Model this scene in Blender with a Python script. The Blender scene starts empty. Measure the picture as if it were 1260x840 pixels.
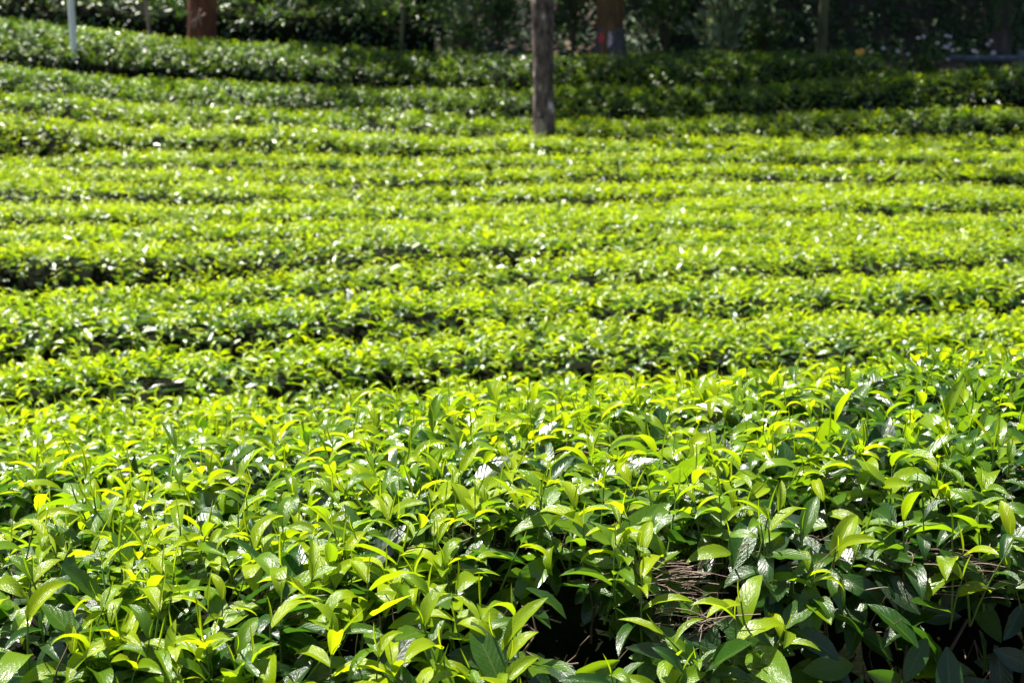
import bpy, math, random
import numpy as np
from mathutils import Matrix, Vector

random.seed(11)
RNG = np.random.default_rng(11)
R = math.radians
scene = bpy.context.scene
COL = scene.collection

# ------------------------------------------------------------------ camera
PITCH = 12.25
cam_d = bpy.data.cameras.new("camera")
cam_d.sensor_width = 36.0
cam_d.lens = 50.0
cam_d.clip_start = 0.05
cam_d.clip_end = 2000.0
cam_d.dof.use_dof = True
cam_d.dof.focus_distance = 1.85
cam_d.dof.aperture_fstop = 8.5
cam_d.dof.aperture_blades = 7
cam = bpy.data.objects.new("camera", cam_d)
COL.objects.link(cam)
cam.location = (0, 0, 0)
cam.rotation_euler = (R(90 - PITCH), 0, 0)
scene.camera = cam

# ------------------------------------------------------------------ light
SUN_EL, SUN_AZ = 66.0, -50.0            # degrees; azimuth measured from straight ahead, minus = left
world = bpy.data.worlds.new("World")
scene.world = world
world.use_nodes = True
wn = world.node_tree
bg = wn.nodes["Background"]
sky = wn.nodes.new("ShaderNodeTexSky")
sky.sky_type = 'NISHITA'
sky.sun_disc = False
sky.sun_elevation = R(SUN_EL)
sky.sun_rotation = R(SUN_AZ)
wn.links.new(sky.outputs[0], bg.inputs[0])
bg.inputs[1].default_value = 0.05
sun_d = bpy.data.lights.new("sun", 'SUN')
sun_d.energy = 5.0
sun_d.angle = R(0.5)
sun_d.color = (1.0, 0.95, 0.86)
sun = bpy.data.objects.new("sun", sun_d)
COL.objects.link(sun)
sdir = Vector((math.sin(R(SUN_AZ)) * math.cos(R(SUN_EL)), math.cos(R(SUN_AZ)) * math.cos(R(SUN_EL)), math.sin(R(SUN_EL))))
sun.rotation_euler = sdir.to_track_quat('Z', 'Y').to_euler()
sun.location = (-8, 12, 30)
vs = scene.view_settings
vs.view_transform = 'Standard'
vs.look = 'None'
vs.gamma = 1.0
vs.exposure = 1.6
vs.use_curve_mapping = False
scene.cycles.max_bounces = 7
scene.cycles.diffuse_bounces = 3
scene.cycles.glossy_bounces = 3
scene.cycles.transmission_bounces = 4
scene.cycles.caustics_reflective = False
scene.cycles.caustics_refractive = False

# ------------------------------------------------------------------ small helpers
def vnoise(x, y, seed=0):
    """smooth value noise on arrays, -1..1"""
    x = np.asarray(x, float); y = np.asarray(y, float)
    xi = np.floor(x).astype(np.int64); yi = np.floor(y).astype(np.int64)
    xf = x - xi; yf = y - yi
    u = xf * xf * (3 - 2 * xf); v = yf * yf * (3 - 2 * yf)
    def h(a, b):
        n = (a * 374761393 + b * 668265263 + seed * 974711) & 0x7fffffff
        n = ((n ^ (n >> 13)) * 1274126177) & 0x7fffffff
        n = n ^ (n >> 16)
        return (n % 65536) / 32767.5 - 1.0
    a = h(xi, yi); b = h(xi + 1, yi); c = h(xi, yi + 1); d = h(xi + 1, yi + 1)
    return (a * (1 - u) + b * u) * (1 - v) + (c * (1 - u) + d * u) * v

def fnoise(x, y, seed=0, octs=3):
    s = 0; a = 1.0; t = 0
    for k in range(octs):
        s = s + a * vnoise(np.asarray(x) * 2 ** k, np.asarray(y) * 2 ** k, seed + k * 17)
        t += a; a *= 0.5
    return s / t

def sstep(a, b, x):
    t = np.clip((np.asarray(x, float) - a) / (b - a), 0, 1)
    return t * t * (3 - 2 * t)

def make_mesh(name, V, F, mat, uv=None, attrs=None, smooth=True):
    """V (n,3), F (m,4) or (m,3); uv per vertex; attrs: {name: per-vertex float}"""
    V = np.ascontiguousarray(V, np.float32); F = np.ascontiguousarray(F, np.int32)
    k = F.shape[1]
    me = bpy.data.meshes.new(name)
    me.vertices.add(len(V)); me.vertices.foreach_set("co", V.ravel())
    me.loops.add(F.size); me.loops.foreach_set("vertex_index", F.ravel())
    me.polygons.add(len(F))
    me.polygons.foreach_set("loop_start", np.arange(0, F.size, k, dtype=np.int32))
    me.polygons.foreach_set("use_smooth", np.full(len(F), smooth, dtype=bool))
    if uv is not None:
        l = me.uv_layers.new(name="UVMap")
        l.data.foreach_set("uv", np.ascontiguousarray(uv[F.ravel()], np.float32).ravel())
    for n, a in (attrs or {}).items():
        at = me.attributes.new(n, 'FLOAT', 'POINT')
        at.data.foreach_set("value", np.ascontiguousarray(a, np.float32))
    me.update(calc_edges=True)
    if mat:
        me.materials.append(mat)
    return me

def link(name, data, parent=None, matrix=None):
    o = bpy.data.objects.new(name, data)
    COL.objects.link(o)
    if parent is not None:
        o.parent = parent
    if matrix is not None:
        o.matrix_basis = matrix
    return o

def tag(o, label=None, cat=None, group=None, kind=None):
    if label: o["label"] = label
    if cat: o["category"] = cat
    if group: o["group"] = group
    if kind: o["kind"] = kind
    return o

class MB:
    """collects tubes / sheets into one mesh"""
    def __init__(s): s.V = []; s.F = []; s.n = 0
    def add(s, V, F):
        s.V.append(np.asarray(V, float)); s.F.append(np.asarray(F, int) + s.n); s.n += len(V)
    def tube(s, pts, rad, sides=6, cap=True, rough=0.0, seed=0):
        P = np.asarray(pts, float); n = len(P)
        rad = np.broadcast_to(np.asarray(rad, float), (n,))
        T = np.gradient(P, axis=0); T /= np.linalg.norm(T, axis=1)[:, None] + 1e-9
        ref = np.array([0, 0, 1.0]) if abs(T[0, 2]) < 0.8 else np.array([1.0, 0, 0])
        A = np.cross(T, ref); A /= np.linalg.norm(A, axis=1)[:, None] + 1e-9
        B = np.cross(T, A)
        ang = np.linspace(0, 2 * math.pi, sides, endpoint=False)
        rr = np.repeat(rad[:, None], sides, 1)
        if rough:
            ii, jj = np.meshgrid(np.arange(n), np.arange(sides), indexing='ij')
            rr = rr * (1 + rough * vnoise(np.cos(ang)[None] * 2 + ii * .37 + seed, np.sin(ang)[None] * 2 + ii * .29, seed))
        V = P[:, None, :] + rr[..., None] * (np.cos(ang)[None, :, None] * A[:, None] + np.sin(ang)[None, :, None] * B[:, None])
        V = V.reshape(-1, 3)
        F = []
        for i in range(n - 1):
            for j in range(sides):
                k = (j + 1) % sides
                F.append((i * sides + j, (i + 1) * sides + j, (i + 1) * sides + k, i * sides + k))
        if cap:
            V = np.vstack([V, P[:1], P[-1:]]); c0, c1 = n * sides, n * sides + 1
            for j in range(sides):
                k = (j + 1) % sides
                F.append((c0, j, k, k)); F.append((c1, (n - 1) * sides + k, (n - 1) * sides + j, (n - 1) * sides + j))
            F = [f for f in F]
        s.add(V, F)
    def box(s, c, size, rot=None):
        c = np.asarray(c, float); h = np.asarray(size, float) / 2
        V = np.array([[x, y, z] for x in (-1, 1) for y in (-1, 1) for z in (-1, 1)], float) * h
        if rot is not None: V = V @ np.asarray(rot).T
        s.add(V + c, [(0, 1, 3, 2), (4, 6, 7, 5), (0, 4, 5, 1), (2, 3, 7, 6), (0, 2, 6, 4), (1, 5, 7, 3)])
    def mesh(s, name, mat, smooth=True):
        V = np.vstack(s.V); F = np.vstack(s.F)
        me = bpy.data.meshes.new(name)
        me.from_pydata(V.tolist(), [], [tuple(dict.fromkeys(f)) for f in F.tolist()])
        me.polygons.foreach_set("use_smooth", np.full(len(me.polygons), smooth, dtype=bool))
        me.materials.append(mat); me.update()
        return me

def at(px, py, Y):
    """world point seen at photo pixel (1260x840) on the plane y = Y"""
    f = 1750.0
    v = Vector(((px - 630) / f, 1.0, -(py - 420) / f))
    v.rotate(Matrix.Rotation(-R(PITCH), 3, 'X'))
    return v * (Y / v.y)

def to_px(P):
    """photo pixel of world points (n,3)"""
    c, s = math.cos(R(PITCH)), math.sin(R(PITCH))
    fwd = P[:, 1] * c - P[:, 2] * s
    up = P[:, 1] * s + P[:, 2] * c
    return 630 + 1750 * P[:, 0] / fwd, 420 - 1750 * up / fwd, fwd

# ------------------------------------------------------------------ materials
def nmat(name):
    m = bpy.data.materials.new(name); m.use_nodes = True
    nt = m.node_tree
    return m, nt, nt.nodes, nt.links, nt.nodes["Principled BSDF"]

def math_n(nt, op, a, b=None, clamp=False):
    n = nt.nodes.new("ShaderNodeMath"); n.operation = op; n.use_clamp = clamp
    for i, v in enumerate((a, b)):
        if v is None: continue
        if isinstance(v, (int, float)): n.inputs[i].default_value = v
        else: nt.links.new(v, n.inputs[i])
    return n.outputs[0]

def ramp(nt, fac, stops):
    n = nt.nodes.new("ShaderNodeValToRGB")
    e = n.color_ramp.elements
    while len(e) < len(stops): e.new(0.5)
    for el, (p, c) in zip(e, stops):
        el.position = p; el.color = (*c, 1)
    nt.links.new(fac, n.inputs[0])
    return n.outputs[0]

def leaf_material(name, base, trans, rough=0.15, tfac=0.46, spec=0.75, veins=True):
    m, nt, N, L, p = nmat(name)
    out = N["Material Output"]
    age = N.new("ShaderNodeAttribute"); age.attribute_name = "age"
    rnd = N.new("ShaderNodeAttribute"); rnd.attribute_name = "rnd"
    oi = N.new("ShaderNodeObjectInfo")
    r = math_n(nt, 'FRACT', math_n(nt, 'ADD', rnd.outputs['Fac'], oi.outputs['Random']))
    a = math_n(nt, 'ADD', age.outputs['Fac'], math_n(nt, 'MULTIPLY', math_n(nt, 'SUBTRACT', r, 0.5), 0.30), True)
    cb = ramp(nt, a, base)
    ct = ramp(nt, a, trans)
    geo = N.new("ShaderNodeNewGeometry")
    uvn = N.new("ShaderNodeUVMap")
    sep = N.new("ShaderNodeSeparateXYZ"); L.new(uvn.outputs[0], sep.inputs[0])
    x = math_n(nt, 'MULTIPLY', math_n(nt, 'ABSOLUTE', math_n(nt, 'SUBTRACT', sep.outputs[0], 0.5)), 2.0)
    v = sep.outputs[1]
    # fine mottling of the blade
    tc = N.new("ShaderNodeTexCoord")
    nz = N.new("ShaderNodeTexNoise"); nz.inputs['Scale'].default_value = 60.0; nz.inputs['Detail'].default_value = 3
    L.new(tc.outputs['Object'], nz.inputs['Vector'])
    mot = N.new("ShaderNodeMapRange"); mot.inputs[3].default_value = 0.78; mot.inputs[4].default_value = 1.2
    L.new(nz.outputs[0], mot.inputs[0])
    hs = N.new("ShaderNodeHueSaturation")
    L.new(cb, hs.inputs['Color']); L.new(mot.outputs[0], hs.inputs['Value'])
    col = hs.outputs[0]
    ht = N.new("ShaderNodeHueSaturation")
    L.new(ct, ht.inputs['Color']); L.new(mot.outputs[0], ht.inputs['Value'])
    tcol = ht.outputs[0]
    if veins:
        # midrib and side veins from the leaf's own coordinates
        ph = math_n(nt, 'SUBTRACT', math_n(nt, 'MULTIPLY', v, 9.0), math_n(nt, 'ADD', math_n(nt, 'MULTIPLY', x, 2.4), math_n(nt, 'MULTIPLY', nz.outputs[0], 1.1)))
        tri = math_n(nt, 'ABSOLUTE', math_n(nt, 'SUBTRACT', math_n(nt, 'FRACT', ph), 0.5))      # 0..0.5, 0 on a vein
        side = math_n(nt, 'SUBTRACT', 1.0, math_n(nt, 'MULTIPLY', tri, 9.0), True)
        side = math_n(nt, 'MULTIPLY', side, math_n(nt, 'SUBTRACT', 1.0, x, True))
        mid = math_n(nt, 'SUBTRACT', 1.0, math_n(nt, 'MULTIPLY', x, 11.0), True)
        vein = math_n(nt, 'MAXIMUM', math_n(nt, 'MULTIPLY', side, 0.28), mid)
        mx = N.new("ShaderNodeMix"); mx.data_type = 'RGBA'
        L.new(math_n(nt, 'MULTIPLY', vein, 0.45), mx.inputs[0]); L.new(col, mx.inputs[6]); mx.inputs[7].default_value = (0.20, 0.27, 0.06, 1)
        col = mx.outputs[2]
        mt = N.new("ShaderNodeMix"); mt.data_type = 'RGBA'; mt.blend_type = 'MULTIPLY'
        L.new(math_n(nt, 'MULTIPLY', vein, 0.6), mt.inputs[0]); L.new(tcol, mt.inputs[6]); mt.inputs[7].default_value = (0.35, 0.42, 0.3, 1)
        tcol = mt.outputs[2]
        quilt = math_n(nt, 'MULTIPLY', math_n(nt, 'SUBTRACT', 0.25, math_n(nt, 'MULTIPLY', math_n(nt, 'MULTIPLY', tri, tri), 1.0)), math_n(nt, 'SUBTRACT', 1.0, math_n(nt, 'MULTIPLY', mid, 1.0)))
        ht_ = math_n(nt, 'ADD', math_n(nt, 'MULTIPLY', quilt, -1.6), math_n(nt, 'ADD', math_n(nt, 'MULTIPLY', mid, -0.6), math_n(nt, 'MULTIPLY', nz.outputs[0], 1.5)))
        bp = N.new("ShaderNodeBump"); bp.inputs['Strength'].default_value = 0.3; bp.inputs['Distance'].default_value = 0.0020
        L.new(ht_, bp.inputs['Height']); L.new(bp.outputs[0], p.inputs['Normal'])
    if veins:
        # brown flecks on the older leaves
        n2 = N.new("ShaderNodeTexNoise"); n2.inputs['Scale'].default_value = 22.0; n2.inputs['Detail'].default_value = 4
        ad = N.new("ShaderNodeVectorMath"); ad.operation = 'ADD'
        L.new(tc.outputs['Object'], ad.inputs[0]); L.new(oi.outputs['Random'], ad.inputs[1]); L.new(ad.outputs[0], n2.inputs['Vector'])
        sp = math_n(nt, 'MULTIPLY', math_n(nt, 'MULTIPLY', math_n(nt, 'SUBTRACT', n2.outputs[0], 0.63), 12.0, True), math_n(nt, 'MULTIPLY', math_n(nt, 'SUBTRACT', a, 0.35), 2.0, True))
        mb = N.new("ShaderNodeMix"); mb.data_type = 'RGBA'
        L.new(sp, mb.inputs[0]); L.new(col, mb.inputs[6]); mb.inputs[7].default_value = (0.10, 0.06, 0.02, 1)
        col = mb.outputs[2]
    # underside: paler and matt
    mu = N.new("ShaderNodeMix"); mu.data_type = 'RGBA'
    L.new(math_n(nt, 'MULTIPLY', geo.outputs['Backfacing'], 0.25), mu.inputs[0]); L.new(col, mu.inputs[6]); mu.inputs[7].default_value = (0.15, 0.22, 0.04, 1)
    L.new(mu.outputs[2], p.inputs['Base Color'])
    ro = math_n(nt, 'ADD', math_n(nt, 'ADD', rough, math_n(nt, 'MULTIPLY', nz.outputs[0], 0.14)), math_n(nt, 'MULTIPLY', geo.outputs['Backfacing'], 0.25))
    L.new(ro, p.inputs['Roughness'])
    if veins:
        L.new(math_n(nt, 'ADD', 0.30, math_n(nt, 'MULTIPLY', a, spec)), p.inputs['Specular IOR Level'])
        L.new(math_n(nt, 'SUBTRACT', math_n(nt, 'ADD', ro, -0.01), math_n(nt, 'MULTIPLY', a, -0.13)), p.inputs['Roughness'])
    else:
        p.inputs['Specular IOR Level'].default_value = spec
    tr = N.new("ShaderNodeBsdfTranslucent"); L.new(tcol, tr.inputs[0])
    mix = N.new("ShaderNodeMixShader"); mix.inputs[0].default_value = tfac
    L.new(p.outputs[0], mix.inputs[1]); L.new(tr.outputs[0], mix.inputs[2])
    L.new(mix.outputs[0], out.inputs[0])
    return m

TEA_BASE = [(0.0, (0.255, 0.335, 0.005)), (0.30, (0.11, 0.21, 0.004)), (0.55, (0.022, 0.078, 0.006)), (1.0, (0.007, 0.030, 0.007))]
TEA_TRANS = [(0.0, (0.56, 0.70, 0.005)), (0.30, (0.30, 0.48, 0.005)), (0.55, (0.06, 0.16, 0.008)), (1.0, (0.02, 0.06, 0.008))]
M_TEA = leaf_material("tea_leaf", TEA_BASE, TEA_TRANS)
M_WILD = leaf_material("shrub_leaf", [(0.0, (0.07, 0.13, 0.03)), (1.0, (0.018, 0.05, 0.018))], [(0.0, (0.12, 0.22, 0.03)), (1.0, (0.02, 0.06, 0.015))], rough=0.45, tfac=0.3, spec=0.25, veins=False)
M_PALE_LEAF = leaf_material("pale_leaf", [(0.0, (0.20, 0.25, 0.16)), (1.0, (0.08, 0.13, 0.06))], [(0.0, (0.22, 0.3, 0.12)), (1.0, (0.08, 0.14, 0.05))], rough=0.5, tfac=0.3, spec=0.2, veins=False)
M_CROWN = leaf_material("tree_leaf", [(0.0, (0.06, 0.11, 0.025)), (1.0, (0.02, 0.05, 0.015))], [(0.0, (0.10, 0.2, 0.02)), (1.0, (0.03, 0.08, 0.01))], rough=0.45, tfac=0.25, veins=False)

def noise_mat(name, stops, scale=8.0, rough=0.85, bump=0.5, dist=0.02, stretch=(1, 1, 1), detail=6, spec=0.3):
    m, nt, N, L, p = nmat(name)
    tc = N.new("ShaderNodeTexCoord"); mp = N.new("ShaderNodeMapping")
    mp.inputs['Scale'].default_value = stretch
    L.new(tc.outputs['Object'], mp.inputs[0])
    nz = N.new("ShaderNodeTexNoise"); nz.inputs['Scale'].default_value = scale; nz.inputs['Detail'].default_value = detail; nz.inputs['Roughness'].default_value = 0.62
    L.new(mp.outputs[0], nz.inputs['Vector'])
    L.new(ramp(nt, nz.outputs[0], stops), p.inputs['Base Color'])
    p.inputs['Roughness'].default_value = rough
    p.inputs['Specular IOR Level'].default_value = spec
    bp = N.new("ShaderNodeBump"); bp.inputs['Strength'].default_value = bump; bp.inputs['Distance'].default_value = dist
    L.new(nz.outputs[0], bp.inputs['Height']); L.new(bp.outputs[0], p.inputs['Normal'])
    return m

M_SOIL = noise_mat("soil", [(0.3, (0.035, 0.022, 0.014)), (0.5, (0.07, 0.045, 0.028)), (0.7, (0.11, 0.08, 0.05))], scale=5, dist=0.03)
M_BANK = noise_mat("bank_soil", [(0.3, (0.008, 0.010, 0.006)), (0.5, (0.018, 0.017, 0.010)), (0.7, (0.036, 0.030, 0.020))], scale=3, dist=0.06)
M_CORE = noise_mat("interior_shade", [(0.35, (0.003, 0.005, 0.002)), (0.55, (0.006, 0.008, 0.003)), (0.75, (0.014, 0.011, 0.006))], scale=28, dist=0.02, spec=0.05, rough=1.0)  # near-black filler colour standing in for the shade inside the hedges
M_STEM = noise_mat("tea_stem", [(0.3, (0.05, 0.032, 0.022)), (0.55, (0.12, 0.08, 0.055)), (0.75, (0.22, 0.17, 0.13))], scale=90, stretch=(1, 1, .3), dist=0.002)
M_SHOOT = noise_mat("green_stem", [(0.3, (0.06, 0.12, 0.02)), (0.7, (0.12, 0.19, 0.03))], scale=60, dist=0.001, rough=0.5)
M_DRY = noise_mat("dry_litter", [(0.3, (0.07, 0.045, 0.032)), (0.5, (0.17, 0.115, 0.085)), (0.72, (0.36, 0.29, 0.24))], scale=35, dist=0.001, rough=0.55)

def bark_mat(name, stops, scale=9, stretch=(1, 1, .25)):
    return noise_mat(name, stops, scale=scale, stretch=stretch, dist=0.03, bump=0.9)
M_BARK_GREY = bark_mat("grey_bark", [(0.36, (0.022, 0.014, 0.015)), (0.48, (0.105, 0.070, 0.064)), (0.60, (0.22, 0.15, 0.14)), (0.66, (0.62, 0.5, 0.5))], scale=11, stretch=(1, 1, .45))  # palest stop paints sun dapple in with the bark specks
M_BARK_RED = bark_mat("red_bark", [(0.3, (0.06, 0.022, 0.010)), (0.55, (0.15, 0.058, 0.026)), (0.75, (0.24, 0.11, 0.06))])
M_BARK_AMBER = bark_mat("amber_bark", [(0.3, (0.05, 0.028, 0.012)), (0.55, (0.13, 0.07, 0.026)), (0.75, (0.2, 0.12, 0.05))])
M_BARK_DARK = bark_mat("dark_bark", [(0.3, (0.02, 0.018, 0.015)), (0.55, (0.05, 0.042, 0.035)), (0.75, (0.09, 0.08, 0.07))])
M_BARK_MOSS = bark_mat("mossy_bark", [(0.3, (0.03, 0.035, 0.015)), (0.55, (0.09, 0.10, 0.04)), (0.75, (0.15, 0.14, 0.08))])
M_PALE_WOOD = bark_mat("pale_wood", [(0.3, (0.12, 0.08, 0.06)), (0.55, (0.30, 0.21, 0.17)), (0.75, (0.5, 0.38, 0.32))])
M_WHITE = noise_mat("white_paint", [(0.3, (0.62, 0.63, 0.65)), (0.6, (0.8, 0.8, 0.8))], scale=4, rough=0.5, dist=0.002)
M_RED = noise_mat("red_paint", [(0.3, (0.42, 0.02, 0.03)), (0.6, (0.55, 0.04, 0.05))], scale=14, rough=0.5, dist=0.002)
M_GREYBAND = noise_mat("grey_band", [(0.3, (0.045, 0.042, 0.04)), (0.6, (0.10, 0.095, 0.09))], scale=14, rough=0.8, dist=0.01)
M_STEEL = noise_mat("galvanised_steel", [(0.3, (0.06, 0.072, 0.09)), (0.6, (0.11, 0.13, 0.155))], scale=6, rough=0.45, dist=0.002)
M_STEEL.node_tree.nodes["Principled BSDF"].inputs['Metallic'].default_value = 0.3
M_PETAL = noise_mat("pale_petal", [(0.3, (0.3, 0.22, 0.24)), (0.6, (0.5, 0.41, 0.43))], scale=20, rough=0.6, dist=0.001)
M_PURPLE = noise_mat("purple_petal", [(0.3, (0.25, 0.16, 0.5)), (0.6, (0.42, 0.32, 0.7))], scale=20, rough=0.6, dist=0.001)
M_GOLD = noise_mat("orange_petal", [(0.3, (0.5, 0.16, 0.03)), (0.6, (0.7, 0.4, 0.06))], scale=20, rough=0.6, dist=0.001)

# ------------------------------------------------------------------ terrain
TOP_Y = np.array([-60, 0, 2.2, 3.3, 5.05, 6.2, 7.4, 8.5, 9.6, 10.7, 11.8, 12.9, 14.0, 15.1, 16.4, 17.8, 19.2, 20.6, 22, 24, 28, 40, 80, 200])
TOP_Z = np.array([-.75, -.68, -.68, -.98, -1.233, -1.283, -1.308, -1.333, -1.335, -1.345, -1.336, -1.303, -1.245, -1.22, -1.13, -.96, -.60, -.20, .20, .70, 1.95, 6.4, 18, 40])
GYS = np.linspace(-60, 200, 5201)
GZS = np.interp(GYS, TOP_Y, TOP_Z)
_k = np.exp(-np.linspace(-2.2, 2.2, 25) ** 2); _k /= _k.sum()
GZS = np.convolve(np.pad(GZS, 12, mode='edge'), _k, mode='valid')
HEDGE_H = 0.82
def top_z(X, Y):
    X = np.asarray(X, float); Y = np.asarray(Y, float)
    z = np.interp(Y, GYS, GZS)
    z = z + 0.0064 * np.clip(X - 1.2, -9, 9) ** 2 * sstep(14.0, 18.0, Y) * (1 - .30 * sstep(17.5, 20.5, Y))
    return z
def ground_z(X, Y):
    return top_z(X, Y) - HEDGE_H + 0.03 * fnoise(np.asarray(X) * 1.1, np.asarray(Y) * 1.1, 5)

def sheet(name, xs, ys, fz, mat):
    X, Y = np.meshgrid(xs, ys, indexing='ij')
    V = np.stack([X, Y, fz(X, Y)], -1).reshape(-1, 3)
    n, m = len(xs), len(ys)
    i, j = np.meshgrid(np.arange(n - 1), np.arange(m - 1), indexing='ij')
    a = (i * m + j).ravel()
    F = np.stack([a, a + m, a + m + 1, a + 1], -1)
    return make_mesh(name, V, F, mat)

xs = np.concatenate([np.linspace(-150, -14, 24), np.linspace(-13.4, 13.4, 120), np.linspace(14, 150, 24)])
ys = np.concatenate([np.linspace(-50, -1, 16), np.linspace(-.6, 32, 170), np.linspace(33, 190, 40)])
tag(link("ground", sheet("ground", xs, ys, ground_z, M_SOIL)), kind="structure")

# ------------------------------------------------------------------ leaf templates
def leaf_geo(L, W, fold, curl, twist, ns, nu, tip=0.9, wave=0.0):
    """leaf along +Y, upper face +Z; fold = keel angle, curl = total bend downwards (radians)"""
    t = np.linspace(0, 1, ns + 1)
    ang = -curl * t ** 1.25
    dy = np.cos(ang) / ns * L; dz = np.sin(ang) / ns * L
    cy = np.concatenate([[0], np.cumsum((dy[:-1] + dy[1:]) / 2)]); cz = np.concatenate([[0], np.cumsum((dz[:-1] + dz[1:]) / 2)])
    w = np.sin(math.pi * t ** tip) ** 0.82 * W / 2
    w[0] = W * 0.05; w[-1] = W * 0.012
    u = np.linspace(-1, 1, nu + 1)
    V = []; UV = []
    for k in range(ns + 1):
        tw = twist * t[k]
        for q in u:
            xx = q * w[k] * math.cos(fold)
            up = abs(q) * w[k] * math.sin(fold) + wave * w[k] * math.sin(t[k] * 19 + (q > 0) * 1.7) * abs(q)
            px, pz = xx * math.cos(tw) - up * math.sin(tw), xx * math.sin(tw) + up * math.cos(tw)
            ny, nz = -math.sin(ang[k]), math.cos(ang[k])
            V.append((px, cy[k] + ny * pz, cz[k] + nz * pz)); UV.append((q * .5 + .5, t[k]))
    F = []
    m = nu + 1
    for k in range(ns):
        for j in range(nu):
            F.append((k * m + j, k * m + j + 1, (k + 1) * m + j + 1, (k + 1) * m + j))
    return np.array(V), np.array(F), np.array(UV)

def template_set(ns, nu):
    rg = np.random.default_rng(5)
    T = []
    for kind, n in (("young", 12), ("adult", 10), ("bud", 3)):
        for i in range(n):
            if kind == "young":
                T.append(leaf_geo(1.0, rg.uniform(.24, .38), rg.uniform(.22, .7), rg.uniform(.5, 2.1), rg.uniform(-.35, .35), ns, nu, rg.uniform(.82, .98), .06))
            elif kind == "adult":
                T.append(leaf_geo(1.0, rg.uniform(.34, .47), rg.uniform(.08, .42), rg.uniform(-.1, 1.1), rg.uniform(-.3, .3), ns, nu, rg.uniform(.86, 1.1), .08))
            else:
                T.append(leaf_geo(1.0, .12, 1.05, rg.uniform(.1, .4), .2, ns, nu, 0.75))
    return T
YOUNG, ADULT, BUD = range(0, 12), range(12, 22), range(22, 25)
T_NEAR, T_MID, T_FAR = template_set(8, 4), template_set(4, 2), template_set(2, 2)

def frame_from(d, up):
    """rotation matrix whose Y is d and whose Z is as near up as it can be; works on (n,3)"""
    d = d / (np.linalg.norm(d, axis=-1, keepdims=True) + 1e-9)
    x = np.cross(d, up); x = x / (np.linalg.norm(x, axis=-1, keepdims=True) + 1e-9)
    z = np.cross(x, d)
    return np.stack([x, d, z], -1)

def shoot_design(rg, nleaf=5, height=0.085, dark=0.0):
    """a tea shoot standing on the origin: list of leaves (template, age, R, scale, pos) and its stem line"""
    lean = rg.uniform(-.3, .3, 2)
    H = height * rg.uniform(.7, 1.35)
    ts = np.linspace(0, 1, 5)
    line = np.stack([lean[0] * H * ts ** 1.6, lean[1] * H * ts ** 1.6, -0.05 + (H + 0.05) * ts], -1)
    ph = rg.uniform(0, 6.283)
    out = []
    for k in range(nleaf):
        f = k / max(nleaf - 1, 1)                    # 0 lowest .. 1 youngest
        t = .30 + .66 * f
        pos = np.array([np.interp(t, ts, line[:, c]) for c in range(3)])
        ph += 2.4 + rg.uniform(-.35, .35)
        el = R(rg.uniform(-5, 35) * (1 - f) + rg.uniform(24, 68) * f)
        d = np.array([math.cos(ph) * math.cos(el), math.sin(ph) * math.cos(el), math.sin(el)])
        up = np.array([-math.cos(ph) * math.sin(el), -math.sin(ph) * math.sin(el), math.cos(el)]) + rg.uniform(-.3, .3, 3)
        Rm = frame_from(d, up)
        L = (.082 - .031 * f) * rg.uniform(.8, 1.2)
        tpl = rg.choice(list(YOUNG)) if (f > .35 or rg.random() < .4) else rg.choice(list(ADULT))
        age = np.clip(.42 * (1 - f) ** 1.1 + dark + rg.normal(0, .06), 0, 1)
        out.append((int(tpl), float(age), Rm, float(L), pos))
    d = np.array([lean[0] * .6, lean[1] * .6, 1.0]); d /= np.linalg.norm(d)
    out.append((int(rg.choice(list(BUD))), float(np.clip(dark * .6, 0, 1)), frame_from(d, np.array([math.cos(ph), math.sin(ph), 0.1])), .036 * rg.uniform(.7, 1.2), line[-1]))
    return out, line

def bake_leaves(items, T):
    """one array set for many leaves given as (template, age, R, scale, pos)"""
    V, F, U, A, I = [], [], [], [], []
    n = 0
    for q, (tpl, age, Rm, s, pos) in enumerate(items):
        v, f, u = T[tpl]
        V.append(v @ Rm.T * s + pos); F.append(f + n); U.append(u); A.append(np.full(len(v), age)); I.append(np.full(len(v), q)); n += len(v)
    return [np.vstack(V), np.vstack(F), np.vstack(U), np.concatenate(A), np.concatenate(I)]

def stem_arrays(line, r=0.0013):
    b = MB(); b.tube(line, np.linspace(r * 1.3, r * .7, len(line)), 3, cap=False)
    return np.vstack(b.V), np.vstack(b.F)

def scatter(pieces, which, pos, Rm, scale, rg, age_shift=None):
    """copies of baked pieces -> V, F, UV, age, rnd"""
    V, F, U, A, D = [], [], [], [], []
    n = 0
    for k, pc in enumerate(pieces):
        sel = np.nonzero(which == k)[0]
        if not len(sel): continue
        v, f, u, a, ids = pc
        W = np.einsum('nij,vj->nvi', Rm[sel], v) * scale[sel][:, None, None] + pos[sel][:, None, :]
        m = len(v)
        V.append(W.reshape(-1, 3).astype(np.float32))
        F.append((f[None] + (np.arange(len(sel)) * m)[:, None, None]).reshape(-1, 4) + n)
        U.append(np.tile(u, (len(sel), 1)))
        aa = np.tile(a, (len(sel), 1))
        if age_shift is not None: aa = np.clip(aa + age_shift[sel][:, None], 0, 1)
        A.append(aa.ravel())
        rr = rg.random((len(sel), int(ids.max()) + 1))
        D.append(rr[:, ids].ravel())
        n += len(sel) * m
    return np.vstack(V), np.vstack(F), np.vstack(U), np.concatenate(A), np.concatenate(D)

def join_sets(sets):
    V, F, U, A, D = [], [], [], [], []; n = 0
    for s in sets:
        V.append(s[0]); F.append(s[1] + n); U.append(s[2]); A.append(s[3]); D.append(s[4]); n += len(s[0])
    return np.vstack(V), np.vstack(F), np.vstack(U), np.concatenate(A), np.concatenate(D)

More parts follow.
